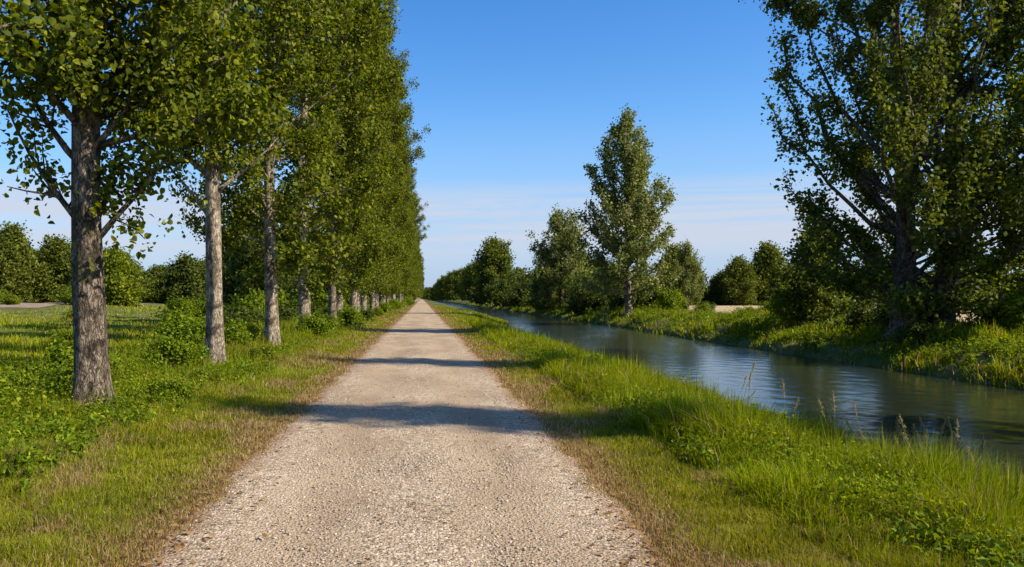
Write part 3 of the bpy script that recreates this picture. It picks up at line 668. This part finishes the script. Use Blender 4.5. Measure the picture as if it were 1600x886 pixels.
wdt = 0.0022+Y*.00062; h = h*(1+.5*vnoise(X, Y, .4, 64))
build_grass('short_grass', np.stack([X, Y, hgt(X, Y)], 1), np.maximum(h, .03)*(1+.004*Y), wdt, color_mix(X, Y, r, dry, np.clip(edge*.3, 0, .7)), r, .75,
            'short mown grass with straw patches along both edges of the gravel path')

# tall grass on the right bank, down to the water
r = np.random.default_rng(301)
X, Y = scatter(280000, 2.6, 8.1, 4.2, 150, r)
X = X + bank_shift(Y)*smoothstep(2.6, 6.5, X)
xe = X-bank_shift(Y)
clump = vnoise(X, Y, 1.1, 23)
k = smoothstep(2.3, 3.9, xe+0.8*vnoise(X, Y, 2.2, 24))
keep = r.random(len(X)) < .12+.88*k
X, Y, k, clump, xe = X[keep], Y[keep], k[keep], clump[keep], xe[keep]
h = (.10+.38*k*(1+.75*clump+.65*vnoise(X, Y, .45, 65)))*r.uniform(.5, 1.35, len(X))*(1-.45*smoothstep(4.9, 5.9, xe))*(1-.5*smoothstep(45, 80, Y))
h = np.maximum(h, .04)
c = color_mix(X, Y, r, .05+.05*(clump < -.4), .9)
build_grass('tall_grass', np.stack([X, Y, hgt(X, Y)], 1), h, .004+Y*.0008, c, r, .6, 'tall lush grass on the near canal bank')

# tall grass at the foot of the poplar row, and meadow beyond
r = np.random.default_rng(302)
X, Y = scatter(210000, -9.5, -3.0, 4.2, 170, r)
k = smoothstep(3.3, 4.7, -X+.7*vnoise(X, Y, 2.0, 25))
keep = r.random(len(X)) < .08+.92*k; X, Y, k = X[keep], Y[keep], k[keep]
clump = vnoise(X, Y, 1.0, 26)
h = np.maximum(.04, (.55+.45*smoothstep(5.0, 6.2, -X)+.35*smoothstep(14, 26, Y))*(.10+.36*k*(1+.6*clump+.5*vnoise(X, Y, .45, 66)))*r.uniform(.5, 1.35, len(X)))
build_grass('tall_grass', np.stack([X, Y, hgt(X, Y)], 1), h, .004+Y*.0008, color_mix(X, Y, r, .09, .8), r, .6, 'tall rough grass round the feet of the poplar row')
r = np.random.default_rng(303)
n = 170000; u = r.random(n); Y = 1/(1/12+(1/150-1/12)*u); X = -9-r.random(n)*(Y*.52+2)
k = ~((X < -46) & (Y > 100)); X, Y = X[k], Y[k]; n = len(X)
pat = vnoise(X, Y, 6, 27)
h = np.maximum(.05, (.20+.16*pat+.14*vnoise(X, Y, 1.6, 67))*r.uniform(.5, 1.5, n))
build_grass('meadow_grass', np.stack([X, Y, hgt(X, Y)], 1), h, .007+Y*.0008, 1.15*color_mix(X, Y, r, .05+.05*np.clip(pat, 0, 1), .55), r, .5, 'yellow-green grass of the left meadow')
# far bank
r = np.random.default_rng(304)
n = 130000; u = r.random(n); Y = 1/(1/16+(1/330-1/16)*u); X = 17.0+r.random(n)**.8*9.0
cl = vnoise(X*1.3, Y*.8, 1.5, 28)
keep = (r.random(n) < .45+.6*cl) ; X, Y, cl = X[keep], Y[keep], cl[keep]
h = (.16+.55*np.clip(cl+.35*vnoise(X, Y, .6, 68), 0, 1.2))*r.uniform(.5, 1.3, len(X))*np.where(X > 23, .6, 1)
build_grass('bank_grass', np.stack([X, Y, hgt(X, Y)], 1), h, .014+Y*.0011, color_mix(X, Y, r, .08+.15*(X > 22), .75), r, .6, 'tufted grass over the far canal bank')

# broad-leaved weeds among the tall grass
def weeds(name, X, Y, H, per, lsize, kind, seed, label):
    """several kinds of plant, each with its own leaf size, leaf width, tint and habit"""
    r = np.random.default_rng(seed); n = len(X); g = Geo()
    sp = (vnoise(X, Y, 1.6, 81)+r.normal(size=n)*.45 > 0).astype(int)+(vnoise(X, Y, 2.3, 82)+r.normal(size=n)*.4 > .55)
    base = np.stack([X, Y, hgt(X, Y)], 1)
    for q, (ls, asp, hh, wd, up, tint) in enumerate(((.75, .38, 1.15, 1.2, .3, (1.2, 1.08, .9)), (1.1, .5, .85, 1.8, .9, (.98, 1.0, .9)), (.55, .30, 1.25, 1.0, .1, (1.4, 1.18, 1.0)))):
        m = sp == q; b = base[m]; k = len(b); h = H[m]*hh
        if not k: continue
        t = r.random((k, per)); a = r.uniform(0, 6.28, (k, per)); rad = (0.05+0.20*np.sqrt(t))*h[:, None]*r.random((k, per))*wd
        P = (b[:, None, :]+np.stack([np.cos(a)*rad, np.sin(a)*rad, t*h[:, None]+.02], -1)).reshape(-1, 3)
        i0 = len(g.C)
        add_leaves(g, P, lsize*ls, r, kind, up=up, aspect=asp, droop=.1)
        pv = np.repeat(r.uniform(.65, 1.3, k), per*4)[:, None]*np.array([tint])
        g.C[i0] = np.clip(np.asarray(g.C[i0])*pv, 0.003, 1)
    o = g.build(name, LEAF, None, color=True); return tag(o, label, 'weeds', kind='stuff')
r = np.random.default_rng(305)
X, Y = scatter(11000, -8.5, -2.7, 4.4, 60, r, 2); k = r.random(len(X)) < smoothstep(3.0, 4.3, -X+.6*vnoise(X, Y, 1.5, 29)); X, Y = X[k], Y[k]
weeds('verge_weeds', X, Y, r.uniform(.16, .52, len(X))*(1+.5*vnoise(X, Y, 1.1, 69))*(.6+.9*smoothstep(4.7, 6.0, -X)), 40, .050, 'weed', 306, 'leafy weeds in the rough grass left of the path')
X, Y = scatter(17000, 2.3, 7.0, 4.3, 60, r, 2); k = r.random(len(X)) < smoothstep(2.5, 3.8, X+.6*vnoise(X, Y, 1.5, 30)); X, Y = X[k], Y[k]
weeds('bank_weeds', X, Y, r.uniform(.14, .38, len(X))*(1+.5*vnoise(X, Y, 1.1, 70))*(1-.45*smoothstep(4.9, 5.9, X)), 36, .048, 'weed', 307, 'leafy weeds in the tall grass on the near canal bank')

X = 17.3+r.random(7000)**.8*6.5; Y = np.exp(np.log(17)+(np.log(170)-np.log(17))*r.random(7000)); cl = vnoise(X, Y*.8, 2.0, 72); k = r.random(len(X)) < .45+.7*cl; X, Y, cl = X[k], Y[k], cl[k]
weeds('bank_weeds', X, Y, np.maximum(.15, (.26+.3*cl)*r.uniform(.6, 1.3, len(X)))*(1+Y/180), 44, .10, 'weed', 308, 'leafy hummocks of weeds over the far canal bank')
# loose stones on the path
r = np.random.default_rng(310)
phi = (1+5**.5)/2
IC = norm(np.array([(-1, phi, 0), (1, phi, 0), (-1, -phi, 0), (1, -phi, 0), (0, -1, phi), (0, 1, phi), (0, -1, -phi), (0, 1, -phi), (phi, 0, -1), (phi, 0, 1), (-phi, 0, -1), (-phi, 0, 1)], float))
IF = np.array([(0, 11, 5), (0, 5, 1), (0, 1, 7), (0, 7, 10), (0, 10, 11), (1, 5, 9), (5, 11, 4), (11, 10, 2), (10, 7, 6), (7, 1, 8), (3, 9, 4), (3, 4, 2), (3, 2, 6), (3, 6, 8), (3, 8, 9), (4, 9, 5), (2, 4, 11), (6, 2, 10), (8, 6, 7), (9, 8, 1)])
n = 60000; X, Y = scatter(n, -1.8, 1.6, 4.2, 25, r)
tr = np.abs(np.abs(X+.08)-.72)
k = r.random(n) < .22+.9*smoothstep(.12, .6, tr+.25*vnoise(X, Y*.4, .6, 31)); wl_, wr_ = path_half(Y); k &= (X+.08 > -wl_+.06+abs(r.normal(size=n))*.10) & (X+.08 < wr_-.06-abs(r.normal(size=n))*.10)
X, Y = X[k], Y[k]; n = len(X)
S = 0.0030+0.0075*r.random(n)**4 + .0002*Y
sc = S[:, None]*r.uniform(.7, 1.3, (n, 3))*np.array([1.15, 1.15, .75])
V = IC[None]*sc[:, None, :]*r.uniform(.85, 1.15, (n, 12, 1))
a = r.uniform(0, 6.28, n); ca, sa = np.cos(a)[:, None], np.sin(a)[:, None]
V = np.stack([V[..., 0]*ca-V[..., 1]*sa, V[..., 0]*sa+V[..., 1]*ca, V[..., 2]], -1)
V = V + np.stack([X, Y, hgt(X, Y)+.014-S*.05], 1)[:, None, :]
F = (IF[None]+np.arange(n)[:, None, None]*12).reshape(-1, 3)
C = np.repeat(lerp((.27, .205, .15), (.56, .47, .37), r.random(n)**1.5), 12, axis=0)
m, nt, out = new_mat('loose_stone'); p = N(nt, 'ShaderNodeBsdfPrincipled'); p.inputs['Roughness'].default_value = .9; p.inputs['Specular IOR Level'].default_value = .15
at_ = N(nt, 'ShaderNodeAttribute', attribute_name='col'); nt.links.new(at_.outputs['Color'], p.inputs['Base Color']); nt.links.new(p.outputs[0], out.inputs[0])
tag(mesh_obj('gravel', V.reshape(-1, 3), F, np.full(len(F), 3), m, None, C), 'loose pale gravel scattered over the path', 'gravel', kind='stuff')

r = np.random.default_rng(330)
X, Y = scatter(7000, -2.6, 2.4, 4.2, 40, r); wl_, wr_ = path_half(Y)
d = np.where(X < -.08, X+.08+wl_, wr_-(X+.08)); k = r.random(len(X)) < .05+.95*np.exp(-(d/.28)**2); X, Y = X[k], Y[k]
g = Geo(); add_leaves(g, np.stack([X, Y, hgt(X, Y)+.03], 1), .038, r, 'weed', up=4, droop=0)
g.C = [np.repeat(lerp((.13, .065, .025), (.42, .28, .12), r.random(len(X))), 4, axis=0)]
tag(g.build('leaf_litter', LEAF, None, color=True), 'brown fallen leaves strewn along the gravel edges', 'litter', kind='stuff')
# seed-headed grass stalks on the near bank crest and one clump of reeds
def stalk_geo(seed, H):
    rng = np.random.default_rng(seed); gs, gh = Geo(), Geo()
    P = curve_pts((0, 0, -.03), (rng.normal()*.22, rng.normal()*.22, 1), H, 7, rng, .16, -.35)
    tube(gs, P, np.linspace(.0045, .0025, 8), 4)
    d = norm(P[-1]-P[-2]); tube(gh, np.array([P[-1]-d*H*.2, P[-1], P[-1]+d*H*.07]), np.array([.004, .006, .002]), 4); n = 60; t = rng.random(n)
    Q = P[-1]+d*(t[:, None]-.75)*H*.24+rng.normal(size=(n, 3))*.010*(1.2-t[:, None])
    add_leaves(gh, Q, .024, rng, 'weed', aspect=.4)
    gh.C = [np.broadcast_to(np.array([.34, .27, .12], np.float32), (12, 3)), np.broadcast_to(np.array([.34, .27, .12], np.float32), (4*n, 3))*np.repeat(rng.uniform(.7, 1.3, n), 4)[:, None]]
    return gs, gh
STRAW = simple_mat('straw', [(.3, (.20, .17, .07)), (.7, (.34, .27, .12))], 8)
GS = 'dry seed-headed grass stalks on the near bank'
protos = []
r = np.random.default_rng(320)
for k in range(56):
    y = r.uniform(7.6, 11.0) if k < 46 else r.uniform(11, 16.5); x = 5.0+r.uniform(0, 1.6)
    if len(protos) < 4:
        gs, gh = stalk_geo(400+k, .78+.06*k); o = thing('grass_stalk', at(x, y), 'dry grass stalk with a brown seed head standing above the near canal bank', 'grass stalk', GS)
        gs.build('stem', STRAW, o, smooth=True); gh.build('seed_head', GRASS, o, color=True); protos.append(o)
    else:
        dup(protos[k % 4], at(x, y), r.uniform(0, 6.28), (1, 1, r.uniform(.7, 1.25)))
reed = thing('reed_clump', at(5.9, 16.8), 'small upright clump of green reeds against the water on the near bank', 'reeds')
n = 60; P = np.stack([r.normal(size=n)*.13, r.normal(size=n)*.13, np.zeros(n)], 1)
V, Q, T, C = blades(P, r.uniform(.5, .95, n), np.full(n, .02), lerp(LUSH0, LUSH1, r.random(n)), r, .25)
mesh_obj('leaves', V, np.concatenate([Q.ravel(), T.ravel()]), np.concatenate([np.full(n, 4), np.full(n, 3)]), GRASS, reed, C)

# ------------------------------------------------------------------ sky, sun, camera
SUN_EL, SUN_AZ = 38.0, 0   # degrees
D_TO_SUN = np.array([math.cos(radians(-20))*1.0, math.sin(radians(-20)), 0])   # horizontal direction toward the sun: right and a little behind
w = bpy.data.worlds.new('World'); scene.world = w; w.use_nodes = True
nt = w.node_tree; nt.nodes.clear()
wo = N(nt, 'ShaderNodeOutputWorld'); bg = N(nt, 'ShaderNodeBackground'); bg.inputs[1].default_value = 0.12
sky = N(nt, 'ShaderNodeTexSky', sky_type='NISHITA'); sky.sun_disc = False
sky.sun_elevation = radians(SUN_EL)
sky.sun_rotation = math.atan2(D_TO_SUN[0], D_TO_SUN[1])
sky.air_density = 1.0; sky.dust_density = 0.4; sky.ozone_density = 3.0; sky.altitude = 0
tc = N(nt, 'ShaderNodeTexCoord'); gen = tc.outputs['Generated']
sep = N(nt, 'ShaderNodeSeparateXYZ'); nt.links.new(gen, sep.inputs[0])
cn = noise(nt, mapping(nt, gen, (2.4, 2.4, 46)), 1.0, 8, 0.62, 0.5)
band = ramp(nt, sep.outputs[2], [(0.040, (.2, .2, .2)), (0.068, (1, 1, 1)), (0.105, (1, 1, 1)), (0.142, (0, 0, 0))])
wisps = ramp(nt, cn, [(0.33, (0.12, .12, .12)), (0.52, (1, 1, 1))])
cm = N(nt, 'ShaderNodeMath', operation='MULTIPLY'); nt.links.new(band, cm.inputs[0]); nt.links.new(wisps, cm.inputs[1])
cm2 = N(nt, 'ShaderNodeMath', operation='MULTIPLY'); nt.links.new(cm.outputs[0], cm2.inputs[0]); cm2.inputs[1].default_value = 0.95
hs = N(nt, 'ShaderNodeHueSaturation'); hs.inputs['Saturation'].default_value = 1.35; hs.inputs['Hue'].default_value = 0.508
nt.links.new(sky.outputs[0], hs.inputs['Color'])
low = ramp(nt, sep.outputs[2], [(0.0, (.8, .8, .8)), (0.05, (.7, .7, .7)), (0.22, (0, 0, 0))])
c = mixc(nt, low, hs.outputs[0], (1.55, 2.4, 4.1))
c = mixc(nt, cm2.outputs[0], c, (3.2, 3.5, 4.2))
nt.links.new(c, bg.inputs[0]); nt.links.new(bg.outputs[0], wo.inputs[0])

sl = bpy.data.lights.new('sun', 'SUN'); sl.energy = 5.0; sl.angle = radians(0.55); sl.color = (1.0, 0.89, 0.72)
so = bpy.data.objects.new('sun', sl); COL.objects.link(so)
from mathutils import Vector
dv = Vector((D_TO_SUN[0]*math.cos(radians(SUN_EL)), D_TO_SUN[1]*math.cos(radians(SUN_EL)), math.sin(radians(SUN_EL))))
so.rotation_euler = dv.to_track_quat('Z', 'Y').to_euler()

cd = bpy.data.cameras.new('camera'); co = bpy.data.objects.new('camera', cd); COL.objects.link(co)
cd.sensor_width = 36; cd.lens = 1300/1600*36; cd.shift_x = (800-659)/1600; cd.shift_y = (466-443)/1600
cd.clip_start = 0.05; cd.clip_end = 8000
co.location = (0, 0, 1.6); co.rotation_euler = (radians(90), 0, 0)
scene.camera = co

scene.render.resolution_x, scene.render.resolution_y = 1024, 567
vs = scene.view_settings
vs.view_transform = 'Standard'; vs.look = 'None'; vs.exposure = 0.7; vs.gamma = 1; vs.use_curve_mapping = False
scene.cycles.max_bounces = 8; scene.cycles.transparent_max_bounces = 4
scene.cycles.use_denoising = True
